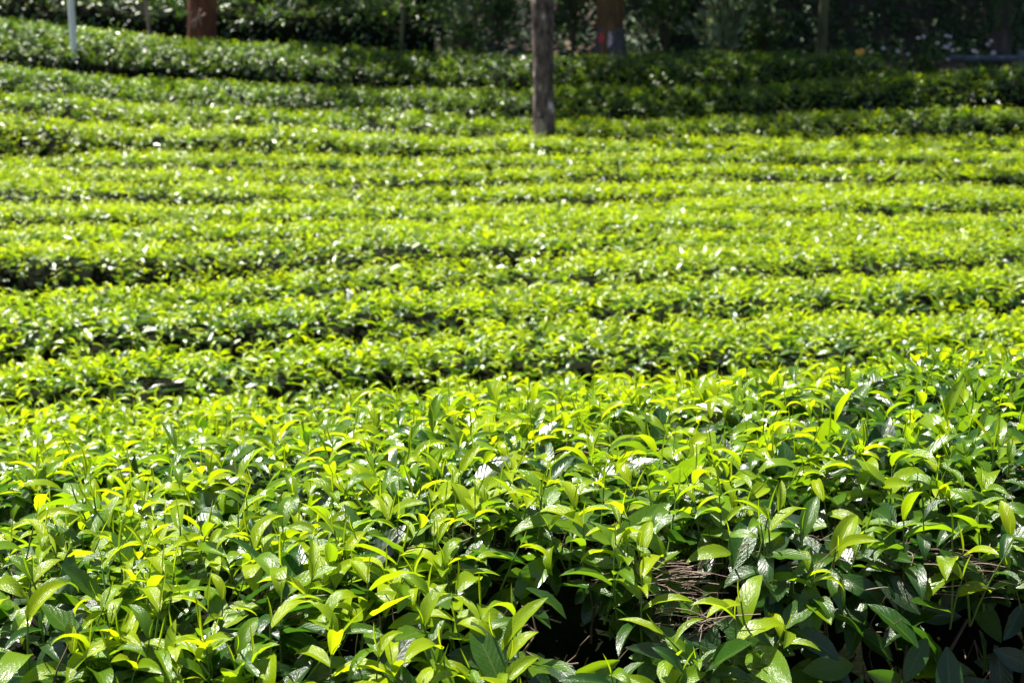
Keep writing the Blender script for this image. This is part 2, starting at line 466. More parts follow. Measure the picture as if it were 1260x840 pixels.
rg = np.random.default_rng(21)
DESIGN = [shoot_design(rg, int(rg.integers(3, 7)), rg.uniform(.022, .052), .0 if q % 3 else .20) for q in range(28)]
FAR_DESIGN = [shoot_design(rg, 4, .045) for _ in range(8)]
SHOOT_NEAR = [bake_leaves(d[0], T_NEAR) for d in DESIGN]
SHOOT_MID = [bake_leaves(d[0], T_MID) for d in DESIGN[:10]]
SHOOT_FAR = [bake_leaves(d[0][:4], T_FAR) for d in FAR_DESIGN]
def single(T, idx, age=0.85):
    return [bake_leaves([(i, age, np.eye(3), 1.0, np.zeros(3))], T) for i in idx]
ADULT_NEAR, ADULT_MID, ADULT_FAR = single(T_NEAR, ADULT), single(T_MID, ADULT), single(T_FAR, ADULT)

# ------------------------------------------------------------------ hedges
def far_end(X, Y):
    return -.45 * sstep(4.6, 6.1, X)
def fore_rise(X, Y):
    return .13 * sstep(-.1, 1.2, X) - .07 * sstep(-.1, -1.0, X)
PHI = np.linspace(0, math.pi, 121)
_pc, _ps = np.cos(PHI), np.sin(PHI)
PROF_Y = -np.sign(_pc) * np.abs(_pc) ** 0.5            # -1 front (towards the camera) .. 1 back
PROF_Z = np.abs(_ps) ** 0.42                            # 0 .. 1
class Hedge:
    """a clipped hedge: centre line y = c + s*x, half width w, gently uneven"""
    def __init__(h, c, w, x0, x1, slope=0.0, bend=0.0, height=HEDGE_H, seed=0, wob=0.10, rise=None, bumps=0.03, tilt=0.0, wv=.13, pz=.42):
        h.pz = pz
        h.wv = wv
        h.tilt = tilt
        h.c, h.w, h.x0, h.x1, h.s, h.b, h.H, h.seed, h.wob, h.bumps = c, w, x0, x1, slope, bend, height, seed, wob, bumps
        h.rise = rise
    def centre(h, X):
        X = np.asarray(X, float)
        return h.c + h.s * X + h.b * X * X + h.wob * fnoise(X * .40 + h.seed * 7.3, X * 0 + h.seed, 31, 2)
    def surf(h, X, a, inset=0.0):
        """points and outward normals at x = X, profile parameter a in 0..1"""
        ph = np.asarray(a) * math.pi
        def P(X, ph):
            c, s = np.cos(ph), np.sin(ph)
            w = h.w * np.clip(1.04 + h.wv * fnoise(X * .42 + h.seed * 3.1, X * 0 + 2.2, 77, 3), .91, 1.4) - inset
            yy = -np.sign(c) * np.abs(c) ** .5 * w
            if h.rise is fore_rise: yy = np.where(yy < 0, yy * (1 + .19 * sstep(.42, -.25, X)), yy)
            zz = np.abs(s) ** h.pz
            Yc = h.centre(X)
            Y = Yc + yy
            low = ground_z(X, Yc)
            top = top_z(X, Y if h.rise is not fore_rise else Yc + yy * .3)
            if h.rise is not None: top = top + h.rise(X, Y)
            bum = h.bumps * fnoise(X * 3.1 + h.seed, Y * 3.1, 13, 3) + .03 * fnoise(X * .8, Y * .8, 14 + h.seed, 2)
            top = top - h.tilt * yy / h.w; base = low + .22
            z = base + (top + (h.H - HEDGE_H) - inset + bum - base) * zz
            return np.stack([X, Y, z], -1)
        p = P(X, ph); e = .02
        pa = P(X, np.clip(ph + e, 0.001, math.pi - .001)) - P(X, np.clip(ph - e, 0.001, math.pi - .001))
        px = P(X + e, ph) - P(X - e, ph)
        n = np.cross(px, pa); n /= np.linalg.norm(n, axis=-1, keepdims=True) + 1e-9
        return p, n
    def sample(h, density, rg, lo=0.0, hi=1.0, inset=0.0, mask=None):
        """random points spread evenly over the surface between profile parameters lo..hi"""
        g = np.linspace(lo, hi, 81)
        p, _ = h.surf(np.full(81, (h.x0 + h.x1) / 2), g)
        seg = np.linalg.norm(np.diff(p, axis=0), axis=1); cum = np.concatenate([[0], np.cumsum(seg)])
        n = int(density * cum[-1] * (h.x1 - h.x0))
        X = rg.uniform(h.x0, h.x1, n); a = np.interp(rg.random(n) * cum[-1], cum, g)
        if mask is not None:
            k = mask(X, a, rg); X, a = X[k], a[k]
        p, nn = h.surf(X, a, inset)
        return p, nn, X, a
    def core(h, inset):
        xs = np.linspace(h.x0 + .02, h.x1 - .02, max(12, int((h.x1 - h.x0) / .12))); aa = np.linspace(0, 1, 25)
        X, A = np.meshgrid(xs, aa, indexing='ij')
        p, _ = h.surf(X.ravel(), A.ravel(), inset)
        p[:, 2] += .02 * fnoise(p[:, 0] * 9, p[:, 1] * 9, 3)
        n, m = len(xs), len(aa)
        # skirt down into the soil
        p = p.reshape(n, m, 3)
        f = p[:, :1].copy(); f[..., 2] = ground_z(f[..., 0], f[..., 1]) - .03
        b = p[:, -1:].copy(); b[..., 2] = ground_z(b[..., 0], b[..., 1]) - .03
        p = np.concatenate([f, p, b], 1); m += 2
        i, j = np.meshgrid(np.arange(n - 1), np.arange(m - 1), indexing='ij')
        q = (i * m + j).ravel()
        F = np.stack([q, q + m, q + m + 1, q + 1], -1)
        V = p.reshape(-1, 3)
        e0 = np.arange(m); e1 = (n - 1) * m + np.arange(m)
        caps = [(e0[k], e0[k + 1], e0[m - 2 - k], e0[m - 1 - k]) for k in range((m - 1) // 2)]
        caps += [(e1[k + 1], e1[k], e1[m - 1 - k], e1[m - 2 - k]) for k in range((m - 1) // 2)]
        return V, np.vstack([F, np.array(caps)])

def spin(n, rg):
    a = rg.uniform(0, 6.283, n); c, s = np.cos(a), np.sin(a)
    M = np.zeros((n, 3, 3)); M[:, 0, 0] = c; M[:, 0, 1] = -s; M[:, 1, 0] = s; M[:, 1, 1] = c; M[:, 2, 2] = 1
    return M

def upright(nrm, rg, jit=.25, upw=.8):
    """frames whose Z leans from the surface normal towards straight up, spun at random"""
    n = len(nrm)
    z = nrm * (1 - upw) + np.array([0, 0, 1.0]) * upw + rg.normal(0, jit, (n, 3))
    z /= np.linalg.norm(z, axis=1)[:, None]
    ref = np.tile(np.array([1.0, 0, 0]), (n, 1)) + rg.normal(0, .01, (n, 3))
    y = np.cross(z, ref); y /= np.linalg.norm(y, axis=1)[:, None]
    x = np.cross(y, z)
    return np.stack([x, y, z], -1) @ spin(n, rg)

def hanging(nrm, rg, jit=.45):
    """leaf frames (Y along the leaf, Z the upper face) for leaves lying outward over a hedge face"""
    n = len(nrm)
    up = nrm + rg.normal(0, jit, (n, 3)) + np.array([0, 0, .25])
    d = rg.normal(0, 1, (n, 3)); d[:, 2] -= .55 * (1 - np.clip(nrm[:, 2], 0, 1)) * 2
    d -= (np.sum(d * nrm, 1) * .75)[:, None] * nrm
    return frame_from(d, up)

def row_foliage(h, near, d_shoot, d_adult, rg, big=1.0, shade_shift=0.0):  # last argument moves leaf colour along the age ramp to suit the row's light
    sh, ad = (SHOOT_MID, ADULT_MID) if near else (SHOOT_FAR, ADULT_FAR)
    sets = []
    def thin(X, a, rg):
        Y = h.centre(X) + h.w * -np.sign(np.cos(a * math.pi)) * np.abs(np.cos(a * math.pi)) ** .5
        k = .85 + .5 * fnoise(X * 1.3 + h.seed, Y * 1.3, 91, 2)
        return rg.random(len(X)) < np.clip(k, .25, 1)
    p, n, X, a = h.sample(d_shoot, rg, .17, .83, .01, thin)
    s = big * rg.uniform(.8, 1.25, len(p))
    shift = shade_shift + .12 * fnoise(p[:, 0] * .9, p[:, 1] * .9, 57, 2) + rg.normal(0, .07, len(p))
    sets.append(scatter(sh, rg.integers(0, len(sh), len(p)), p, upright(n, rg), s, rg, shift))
    p, n, X, a = h.sample(d_adult, rg, .0, 1.0, .03)
    s = big * rg.uniform(.06, .10, len(p))
    shift = rg.uniform(-.66, -.10, len(p)) * np.clip(n[:, 2] * 1.5, .1, 1)  # lighter leaf tones on top, darker on the faces, painting in their shade
    sets.append(scatter(ad, rg.integers(0, len(ad), len(p)), p + n * rg.uniform(-.03, .03, len(p))[:, None], hanging(n, rg), s, rg, shift))
    V, F, U, A, D = join_sets(sets)
    return make_mesh("foliage", V, F, M_TEA, U, {"age": A, "rnd": D})

GAPS = [3.25, 4.15, 5.05, 6.2, 7.4, 8.5, 9.6, 10.7, 11.8, 12.9, 14.0, 15.1, 16.4, 17.8, 19.2, 20.75]
ROW_LABELS = [
    "low clipped tea hedge hidden behind the foreground hedge, nearest row of the field",
    "sunlit tea hedge just showing over the foreground hedge at the left",
    "bright tea hedge in the row third behind the foreground hedge",
    "bright tea hedge in the row fourth behind the foreground hedge",
    "bright tea hedge in the row fifth behind the foreground hedge",
    "bright tea hedge in the row sixth behind the foreground hedge",
    "bright tea hedge in the middle of the field, seventh row behind the foreground hedge",
    "bright tea hedge in the middle of the field, eighth row behind the foreground hedge",
    "bright tea hedge in the flat field, seventh row in front of the shaded slope rows counting back",
    "narrow sunlit tea hedge, third row in front of the bare grey trunk",
    "narrow sunlit tea hedge, second row in front of the bare grey trunk",
    "sunlit tea hedge directly in front of the foot of the bare grey trunk",
    "tea hedge whose row the bare grey trunk stands behind, lit left and shaded right",
    "tea hedge on the slope, first row behind the bare grey trunk, shaded on the right",
    "topmost clipped tea hedge running past the white pole, guard rail behind its right end",
]
ROW_LABELS[8] = "bright tea hedge in the flat field, ninth row behind the foreground hedge"
GROUP = "clipped tea hedge rows"
CORE_LINK = []
for k in range(len(GAPS) - 1):
    g0, g1 = GAPS[k], GAPS[k + 1]
    c = (g0 + g1) / 2
    gap = [.20, .18, .21, .21, .16, .25, .18, .22, .27, .22, .30, .26, .38, .42, .40][k]
    sl = .36 * (1 - sstep(5, 13.5, c)) + .06 * math.sin(k * 2.1); bd = .010 * (1 - sstep(4, 11, c))
    ext = .37 * g1 + 1.3
    h = Hedge(c, (g1 - g0 - gap) / 2 + .05, -ext, min(ext, 6.1) if k == 14 else ext, sl, bd, seed=k + 3, wob=.42 if c < 15 else .22, bumps=.022 if c < 15 else .05, tilt=.012 if c < 8 else (.024 if c < 15 else .0), wv=.72 if c < 15 else .42, pz=.42 if c < 15 else .72, rise=far_end if k == 14 else None)
    r_ = np.random.default_rng(100 + k)
    root = tag(link("tea_hedge", None), ROW_LABELS[k], "hedge", GROUP)
    root.location = (0, 0, 0)
    V, F = h.core(.07)
    link("shade_core", make_mesh("shade_core", V, F, M_CORE), root)
    near = c < 7.6
    fo = link("foliage", row_foliage(h, near, 235 if near else 240, 220 if near else 130, r_, .86 if near else (.88 if c < 15 else 1.0), -.10 + .34 * float(sstep(15.2, 19.5, c))), root)  # back rows get older, darker leaf tones that paint in extra shade
    fo["kind"] = "stuff"
# shaded rows higher on the hill, left of the trees
for k, (c, xa, xb, lab) in enumerate([
        (22.3, -11.5, -1.2, "dark shaded tea hedge behind the white pole, first row above the sunlit field"),
        (23.9, -12.0, -1.6, "dark shaded tea hedge second above the sunlit field, behind the red brown trunk"),
        (25.6, -12.5, -1.4, "highest dark tea hedge under the trees at the upper left")]):
    h = Hedge(c, .55, xa, xb, 0, 0, seed=40 + k, wob=.25, bumps=.14, pz=.6)
    r_ = np.random.default_rng(200 + k)
    root = tag(link("tea_hedge", None), lab, "hedge", "shaded tea hedge rows")
    V, F = h.core(.07)
    link("shade_core", make_mesh("shade_core", V, F, M_CORE), root)
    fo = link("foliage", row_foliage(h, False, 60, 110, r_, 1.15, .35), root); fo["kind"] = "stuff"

# ------------------------------------------------------------------ the foreground hedge
FH = Hedge(2.19, .665, -2.3, 2.5, .29, 0.0, height=HEDGE_H + .02, seed=1, wob=.03, rise=fore_rise, bumps=.05)
fore = tag(link("tea_hedge", None), "large foreground tea hedge with glossy leaves and bright young shoots", "hedge", GROUP)
fore.location = (0, 2.19, float(ground_z(0, 2.19)))
FM = Matrix.Translation(-fore.location)
V, F = FH.core(.15)
link("shade_core", make_mesh("shade_core", V - np.array(fore.location), F, M_CORE), fore)

LEAF_CACHE = {}
def leaf_mesh(tpl, age):
    q = min(int(age * 8), 7); key = (tpl, q)
    if key not in LEAF_CACHE:
        v, f, u = T_NEAR[tpl]
        LEAF_CACHE[key] = make_mesh("leaf", v, f, M_TEA, u, {"age": np.full(len(v), (q + .5) / 8), "rnd": np.zeros(len(v))})
    return LEAF_CACHE[key]
STEM_CACHE = {}
def shoot_stem_mesh(i):
    if i not in STEM_CACHE:
        b = MB(); b.tube(DESIGN[i][1], np.linspace(.0017, .0009, 5), 5, cap=False)
        STEM_CACHE[i] = b.mesh("shoot", M_SHOOT)
    return STEM_CACHE[i]

rf = np.random.default_rng(77)
def patchy(X, a, rg):
    Y = FH.centre(X) - FH.w * np.sign(np.cos(a * math.pi)) * np.abs(np.cos(a * math.pi)) ** .5
    k = .80 + 1.15 * fnoise(X * 4.0, Y * 4.0, 19, 2)
    return (rg.random(len(X)) < np.clip(k, .32, 1)) & (a > .19 + .05 * sstep(.1, .5, X))
P, Nn, X, A_ = FH.sample(520, rf, .19, .88, .012, patchy)
MR = upright(Nn, rf, .22, .75)
SC = rf.uniform(.78, 1.28, len(P))
WH = rf.integers(0, len(DESIGN), len(P))
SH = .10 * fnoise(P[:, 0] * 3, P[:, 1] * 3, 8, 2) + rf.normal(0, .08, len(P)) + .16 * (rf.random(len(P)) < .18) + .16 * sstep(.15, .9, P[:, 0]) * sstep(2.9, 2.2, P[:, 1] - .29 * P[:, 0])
px, py, fw = to_px(P + Nn * .04)
inside = (px > -25) & (px < 1285) & (py < 880) & (Nn[:, 2] > -.2)
order = np.argsort(np.where(inside, fw, 99))
NSHOOT = 290
own = np.zeros(len(P), bool); own[order[:NSHOOT]] = True
for i in order[:NSHOOT]:
    M = Matrix(MR[i].tolist()).to_4x4() @ Matrix.Diagonal((SC[i], SC[i], SC[i], 1))
    M.translation = Vector(P[i]) - fore.location
    so = link("shoot", shoot_stem_mesh(int(WH[i])), fore, M)
    for (tpl, age, Rm, s, pos) in DESIGN[int(WH[i])][0]:
        LM = Matrix(Rm.tolist()).to_4x4() @ Matrix.Diagonal((s, s, s, 1)); LM.translation = Vector(pos)
        link("leaf", leaf_mesh(tpl, float(np.clip(age + SH[i], 0, .999))), so, LM)
rest = ~own
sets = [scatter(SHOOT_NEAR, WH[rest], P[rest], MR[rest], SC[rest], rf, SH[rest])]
# older leaves under the shoots and down both faces
p, n, X, a = FH.sample(420, rf, 0.0, 1.0, .03)
p = p - n * rf.uniform(-.02, .08, len(p))[:, None]
p_, n_, X_, a_ = FH.sample(620, rf, 0.0, .32, .02)          # the uncut front face
p_ = p_ - n_ * rf.uniform(-.02, .12, len(p_))[:, None]
p, n, X, a = np.vstack([p, p_]), np.vstack([n, n_]), np.concatenate([X, X_]), np.concatenate([a, a_])
s = rf.uniform(.060, .094, len(p)); hr = hanging(n, rf, .38); wh = rf.integers(0, 10, len(p)); sh = rf.uniform(-.45, .12, len(p))
px, py, fw = to_px(p)
vis = (px > 0) & (px < 1260) & (py < 850) & (py > 520)
score = np.where(vis & (a < .33), fw, 99)
ordl = np.argsort(score); own2 = np.zeros(len(p), bool); own2[ordl[:260]] = score[ordl[:260]] < 90
for i in np.nonzero(own2)[0]:
    M = Matrix(hr[i].tolist()).to_4x4() @ Matrix.Diagonal((s[i], s[i], s[i], 1)); M.translation = Vector(p[i]) - fore.location
    link("leaf", leaf_mesh(12 + int(wh[i]), float(np.clip(.85 + sh[i], 0, .999))), fore, M)
k = ~own2
sets.append(scatter(ADULT_NEAR, wh[k], p[k], hr[k], s[k], rf, sh[k]))
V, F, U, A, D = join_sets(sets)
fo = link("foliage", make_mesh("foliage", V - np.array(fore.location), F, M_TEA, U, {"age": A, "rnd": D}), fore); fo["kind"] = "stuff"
# woody stems inside the front face
for i in range(46):
    x = rf.uniform(-.7, 1.3)
    a0 = rf.uniform(.10, .24)
    q, nq = FH.surf(np.array([x]), np.array([a0]), .06)
    q = q[0]
    foot = np.array([x + rf.uniform(-.12, .12), q[1] + rf.uniform(.0, .18), float(ground_z(x, q[1])) - .02])
    t = np.linspace(0, 1, 9)[:, None]
    line = foot * (1 - t) + q * t
    line[:, 0] += .02 * np.sin(t[:, 0] * rf.uniform(5, 11) + i) * t[:, 0] + rf.uniform(-.04, .04) * np.sin(t[:, 0] * 3.1)
    line[:, 1] += .02 * np.cos(t[:, 0] * rf.uniform(5, 9))
    b = MB(); b.tube(line - np.array(fore.location), np.linspace(rf.uniform(.006, .010), .0022, 9), 6, rough=.2, seed=i)
    st = b.mesh("stem", M_STEM); so = link("stem", st, fore)
    for j in range(2):
        u = rf.uniform(.55, .9); o_ = np.array([np.interp(u, t[:, 0], line[:, c]) for c in range(3)])
        e_ = o_ + rf.normal(0, .05, 3) + np.array([0, -.01, .06])
        b = MB(); tt = np.linspace(0, 1, 5)[:, None]
        ln = o_ * (1 - tt) + e_ * tt + rf.normal(0, .004, (5, 3)) * tt
        b.tube(ln - np.array(fore.location), np.linspace(.0024, .0011, 5), 5)
        link("twig", b.mesh("twig", M_STEM), so)

# tangle of forked cut twigs just under the leaves
b = MB()
q_, nq_, _x, _a = FH.sample(150, rf, .06, .9, .02)
for o_, n_v in zip(q_, nq_):
    r0_ = rf.uniform(.0012, .0026); tip = o_ + rf.normal(0, .012, 3); ft = o_ - n_v * rf.uniform(.08, .16) + rf.normal(0, .04, 3)
    t = np.linspace(0, 1, 5)[:, None]
    ln = ft * (1 - t) + tip * t + rf.normal(0, .006, (5, 3))
    b.tube(ln, np.linspace(r0_, r0_ * .5, 5), 4, cap=False)
    e_ = ln[2] + (tip - ft) * .45 + rf.normal(0, .03, 3)
    b.tube(ln[2] * (1 - t) + e_ * t + rf.normal(0, .003, (5, 3)), np.linspace(r0_ * .7, r0_ * .35, 5), 4, cap=False)
b.V = [v - np.array(fore.location) for v in b.V]
link("twig_tangle", b.mesh("twig_tangle", M_STEM), fore)["kind"] = "stuff"

# dry needles and twigs that have dropped onto the foreground hedge
b = MB()
CL = [(480, 536, 26, .10), (395, 575, 18, .07), (150, 560, 16, .08), (610, 500, 18, .08), (815, 690, 40, .06), (1180, 678, 60, .08), (1000, 655, 18, .07), (860, 745, 30, .05),
      (60, 690, 14, .07), (960, 470, 16, .08), (1090, 560, 16, .08), (380, 745, 20, .08), (720, 560, 14, .07), (250, 640, 14, .07), (1235, 560, 14, .06), (560, 640, 18, .08)]
gx = np.linspace(-1.4, 1.6, 160); ga = np.linspace(.12, .9, 90)
GX, GA = np.meshgrid(gx, ga, indexing='ij')
gp, gn = FH.surf(GX.ravel(), GA.ravel(), .0)
gpx, gpy, gfw = to_px(gp)
for (cx, cy, n_, rad) in CL:
    i = np.argmin((gpx - cx) ** 2 + (gpy - cy) ** 2 + np.where(gn[:, 1] > .8, 1e6, 0))
    main = rf.uniform(-.6, .6)
    for j in range(int(n_ * 1.3)):
        o_ = gp[i] + np.array([rf.normal(0, rad * .55), rf.normal(0, rad * .4), rf.uniform(-.05, .002)])
        an = main + rf.normal(0, .6); L_ = rf.uniform(.025, .085)
        d = np.array([math.cos(an), math.sin(an), rf.normal(0, .18)]) * L_
        bend = np.array([rf.normal(0, .1), rf.normal(0, .1), -.12 * rf.random()]) * L_
        t = np.linspace(-.5, .5, 4)[:, None]
        b.tube(o_ + d * t + bend * (t * t * 4), rf.uniform(.0003, .0008), 4, cap=False)
tag(link("needle_litter", b.mesh("needle_litter", M_DRY)), "dry brown needles and twigs caught on top of the foreground hedge", "litter", kind="stuff")

# ------------------------------------------------------------------ trees
def crown_mesh(seed, rx, rz, n, size=.16):
    r_ = np.random.default_rng(seed)
    nc = 26
    cc = r_.normal(0, 1, (nc, 3)); cc /= np.linalg.norm(cc, axis=1)[:, None]; cc *= r_.uniform(.35, 1, (nc, 1)) ** .6
    k = r_.integers(0, nc, n)
    p = cc[k] + r_.normal(0, .17, (n, 3))
    p = p * np.array([rx, rx, rz])
    s = size * r_.uniform(.7, 1.4, n)
    d = r_.normal(0, 1, (n, 3)); up = r_.normal(0, .6, (n, 3)) + np.array([0, 0, 1])
    V, F, U, A, D = scatter(ADULT_FAR, r_.integers(0, 10, n), p, frame_from(d, up), s, r_, r_.uniform(-.8, .1, n))
    return make_mesh("crown", V, F, M_CROWN, U, {"age": A, "rnd": D}), cc * np.array([rx, rx, rz])

def tree(name, base, top, r0, r1, bark, crown_c, crown, label, group="trees behind the field", bend=.06, seed=0, sides=20):
    root = tag(link(name, None), label, "tree", group)
    base = Vector(base); root.location = base
    cm, cc = crown
    t = np.linspace(0, 1, 26)
    B = np.zeros(3); T = np.array(top) - np.array(base); C = np.array(crown_c) - np.array(base)
    line = B[None] * (1 - t)[:, None] + T[None] * t[:, None]
    line[:, 0] += bend * np.sin(t * 3.1)
    rad = r0 + (r1 - r0) * t; rad = rad + r0 * .45 * np.exp(-t * 22) + r0 * .05 * np.sin(t * 47 + seed)
    b = MB(); b.tube(line, rad, sides, rough=.24, seed=seed)
    rr = np.random.default_rng(seed)
    for i in range(9):
        e_ = C + cc[i % len(cc)] * .75
        s_ = line[int(rr.integers(17, 25))]
        tt = np.linspace(0, 1, 7)[:, None]
        ln = s_ * (1 - tt) + e_ * tt; ln[:, 2] += .35 * np.sin(tt[:, 0] * 3.1) * rr.uniform(-.3, 1)
        b.tube(ln, np.linspace(r1 * .6, .015, 7), 6)
    tr = link("trunk", b.mesh("trunk", bark), root)
    co = link("crown", cm, root, Matrix.Translation(Vector(C)) @ Matrix.Rotation(seed * 1.3, 4, 'Z'))
    return root, tr, line, rad

CROWN_BIG = [crown_mesh(1, 3.0, 1.7, 3400, .20), crown_mesh(2, 2.8, 1.9, 3000, .20)]  # out-of-view crowns, several set off their trunks to shade the back rows
CROWN_HIGH = crown_mesh(3, 2.2, 2.4, 2600, .17)
def gpt(px, Y, dz=0.0):
    X = float(at(px, 60, Y).x)
    return (X, Y, float(ground_z(X, Y)) - .1 + dz)

b0 = gpt(669, 16.75)
main, mtr, mline, mrad = tree("shade_tree", b0, (b0[0] - .3, 16.9, 14.5), .118, .08, M_BARK_GREY, (b0[0] - .3, 17.0, 17.0), CROWN_HIGH,
    "tall bare grey trunk with speckled bark standing among the tea rows", "trees behind the field", seed=1)
# pale bare patch at the foot of the main trunk
def bark_patch(parent, line, rad, z0, z1, half, mat, name, seed, off=.006, face=-math.pi / 2):
    P = []; n, m = 9, 7
    for i in range(n):
        z = z0 + (z1 - z0) * i / (n - 1)
        c = np.array([np.interp(z, line[:, 2], line[:, k]) for k in range(3)]); r = np.interp(z, line[:, 2], rad) * 1.03 + off
        e = half * (math.sin(math.pi * (i + .6) / (n + .2)) ** .5) * (1 + .25 * math.sin(i * 2.3 + seed))
        for j in range(m):
            an = face + e * (j / (m - 1) * 2 - 1)
            P.append((c[0] + r * math.cos(an), c[1] + r * math.sin(an), z))
    F = [(i * m + j, i * m + j + 1, (i + 1) * m + j + 1, (i + 1) * m + j) for i in range(n - 1) for j in range(m - 1)]
    return link(name, make_mesh(name, np.array(P), np.array(F), mat), parent)
bark_patch(main, mline, mrad, .74, 1.02, .62, M_PALE_WOOD, "bare_wood", 1, face=-math.pi / 2 - .35)["label"] = "pale patch of bare wood near the foot"

b1 = gpt(247, 21.6)
t1, tr1, l1, r1_ = tree("shade_tree", b1, (b1[0] + .1, 22.2, 8.5), .21, .15, M_BARK_RED, (b1[0] + 1.2, 22.9, 9.0), CROWN_BIG[0],
    "stout red brown trunk behind the topmost tea row at left", seed=2)
b = MB()
for i in range(7):
    t = np.linspace(0, 1, 5)[:, None]; o_ = np.array([rf.uniform(-.10, .10), -.215, .80 + rf.uniform(-.08, .08)])
    b.tube(o_ + np.array([rf.normal(0, .06), -.03, rf.uniform(.05, .16)]) * t, .014, 5)
link("snapped_stub", b.mesh("snapped_stub", M_PALE_WOOD), t1)["label"] = "pale splintered stub at the foot"
b2 = gpt(543, 24.0)
tree("shade_tree", b2, (b2[0] + .2, 24.3, 8.0), .15, .11, M_BARK_DARK, (b2[0] + .6, 21.6, 8.2), CROWN_BIG[1],
    "slim dark trunk in deep shade left of the bare grey trunk", seed=3)
b3 = gpt(750, 22.0)
t3, tr3, l3, r3 = tree("shade_tree", b3, (b3[0] - .1, 22.3, 8.5), .20, .15, M_BARK_AMBER, (b3[0] + .3, 20.9, 8.6), CROWN_BIG[0],
    "amber brown trunk with a grey lower band and a red and white mark", seed=4)
zt = float(at(750, 35, 22.0).z) - b3[2]
bk = bark_patch(t3, l3, r3, .05, zt, 1.75, M_GREYBAND, "grey_band", 2, off=.012)
zm0, zm1 = float(at(742, 58, 22).z) - b3[2], float(at(742, 36, 22).z) - b3[2]
bark_patch(t3, l3, r3, zm0, zm1 - .04, .26, M_PETAL, "white_mark", 3, off=.024, face=-math.pi / 2 - .18)
bark_patch(t3, l3, r3, zm0 + .05, zm1 - .06, .18, M_RED, "red_mark", 3, off=.030, face=-math.pi / 2 - .62)
b4 = gpt(1010, 22.4)
tree("shade_tree", b4, (b4[0] + .05, 22.7, 7.0), .07, .05, M_BARK_MOSS, (b4[0] - .2, 22.3, 8.0), CROWN_BIG[1],
    "slender mossy trunk against the dark bank at right", seed=5)
b5 = gpt(1228, 21.9)
t5, tr5, l5, r5 = tree("shade_tree", b5, (b5[0] + .3, 22.4, 7.5), .14, .10, M_BARK_DARK, (b5[0] - .6, 23.4, 8.0), CROWN_BIG[0],
    "dark trunk behind the guard rail hung with climbing leaves", seed=6)
nv = 420
an = rf.uniform(0, 6.283, nv); zv = rf.uniform(.6, 3.2, nv)
pv = np.stack([.17 * np.cos(an) + rf.normal(0, .07, nv), .17 * np.sin(an) + rf.normal(0, .07, nv), zv], -1)
nrm = np.stack([np.cos(an), np.sin(an), np.zeros(nv)], -1)
V, F, U, A, D = scatter(ADULT_FAR, rf.integers(0, 10, nv), pv, hanging(nrm, rf), rf.uniform(.09, .17, nv), rf, rf.uniform(-.5, .1, nv))
link("climbing_foliage", make_mesh("climbing_foliage", V, F, M_WILD, U, {"age": A, "rnd": D}), t5)["kind"] = "stuff"
# trees added out of view up the hill: crowns shade the back rows
for i, (X, Y, lab) in enumerate([
        (-1.6, 26.5, "dark trunk far up the hill between the red brown trunk and the slim one"),
        (3.2, 25.8, "dark trunk far up the hill between the amber trunk and the mossy one"),
        (6.4, 25.0, "dark trunk on top of the bank at far right"),
        (-5.6, 28.0, "dark trunk high on the hill behind the red brown trunk"),
        (-8.6, 27.2, "dark trunk high on the hill behind the thin leaning sapling"),
        (-12.0, 27.0, "dark trunk high on the hill behind the white pole"),
        (-15.5, 27.4, "dark trunk high on the hill at far left"),
        (4.6, 23.9, "dark trunk rising from the earth bank behind the pale flowers"),
        (.9, 24.6, "dark trunk up the hill just right of the bare grey trunk")]):
    z = float(ground_z(X, Y)) - .1 + (1.6 if X > 2.3 else 0)
    tree("shade_tree", (X, Y, z), (X + .2, Y, z + 7.0), .15, .10, M_BARK_DARK, (X + .2, Y - .6, z + 7.6), CROWN_BIG[i % 2], lab, seed=10 + i, sides=9)

# ------------------------------------------------------------------ bank, undergrowth and small things behind the field
def bank_z(X, Y):
    y0 = 22.6 - .25 * sstep(2.0, 6, X)
    return ground_z(X, Y) + .02 + 2.3 * sstep(y0, y0 + 1.5, Y) * sstep(1.3, 3.2, X) + .10 * fnoise(X * 1.7, Y * 1.7, 44) - .06
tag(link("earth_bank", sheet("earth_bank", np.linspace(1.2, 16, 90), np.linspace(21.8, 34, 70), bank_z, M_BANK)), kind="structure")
n_ = 26000
X = rf.uniform(1.6, 12, n_); Y = rf.uniform(22.3, 27, n_)
keep = fnoise(X * .8, Y * .8, 66, 2) > -.45
X, Y = X[keep], Y[keep]
p = np.stack([X, Y, bank_z(X, Y) + rf.uniform(0, .10, len(X))], -1); n = np.tile([0, -.7, .7], (len(X), 1))
V, F, U, A, D = scatter(ADULT_FAR, rf.integers(0, 10, len(X)), p, hanging(n, rf), rf.uniform(.08, .17, len(X)), rf, rf.uniform(-.5, .15, len(X)))
tag(link("bank_ground_cover", make_mesh("bank_ground_cover", V, F, M_WILD, U, {"age": A, "rnd": D})), "dark creeping leaves over the earth bank", "ground cover", kind="stuff")

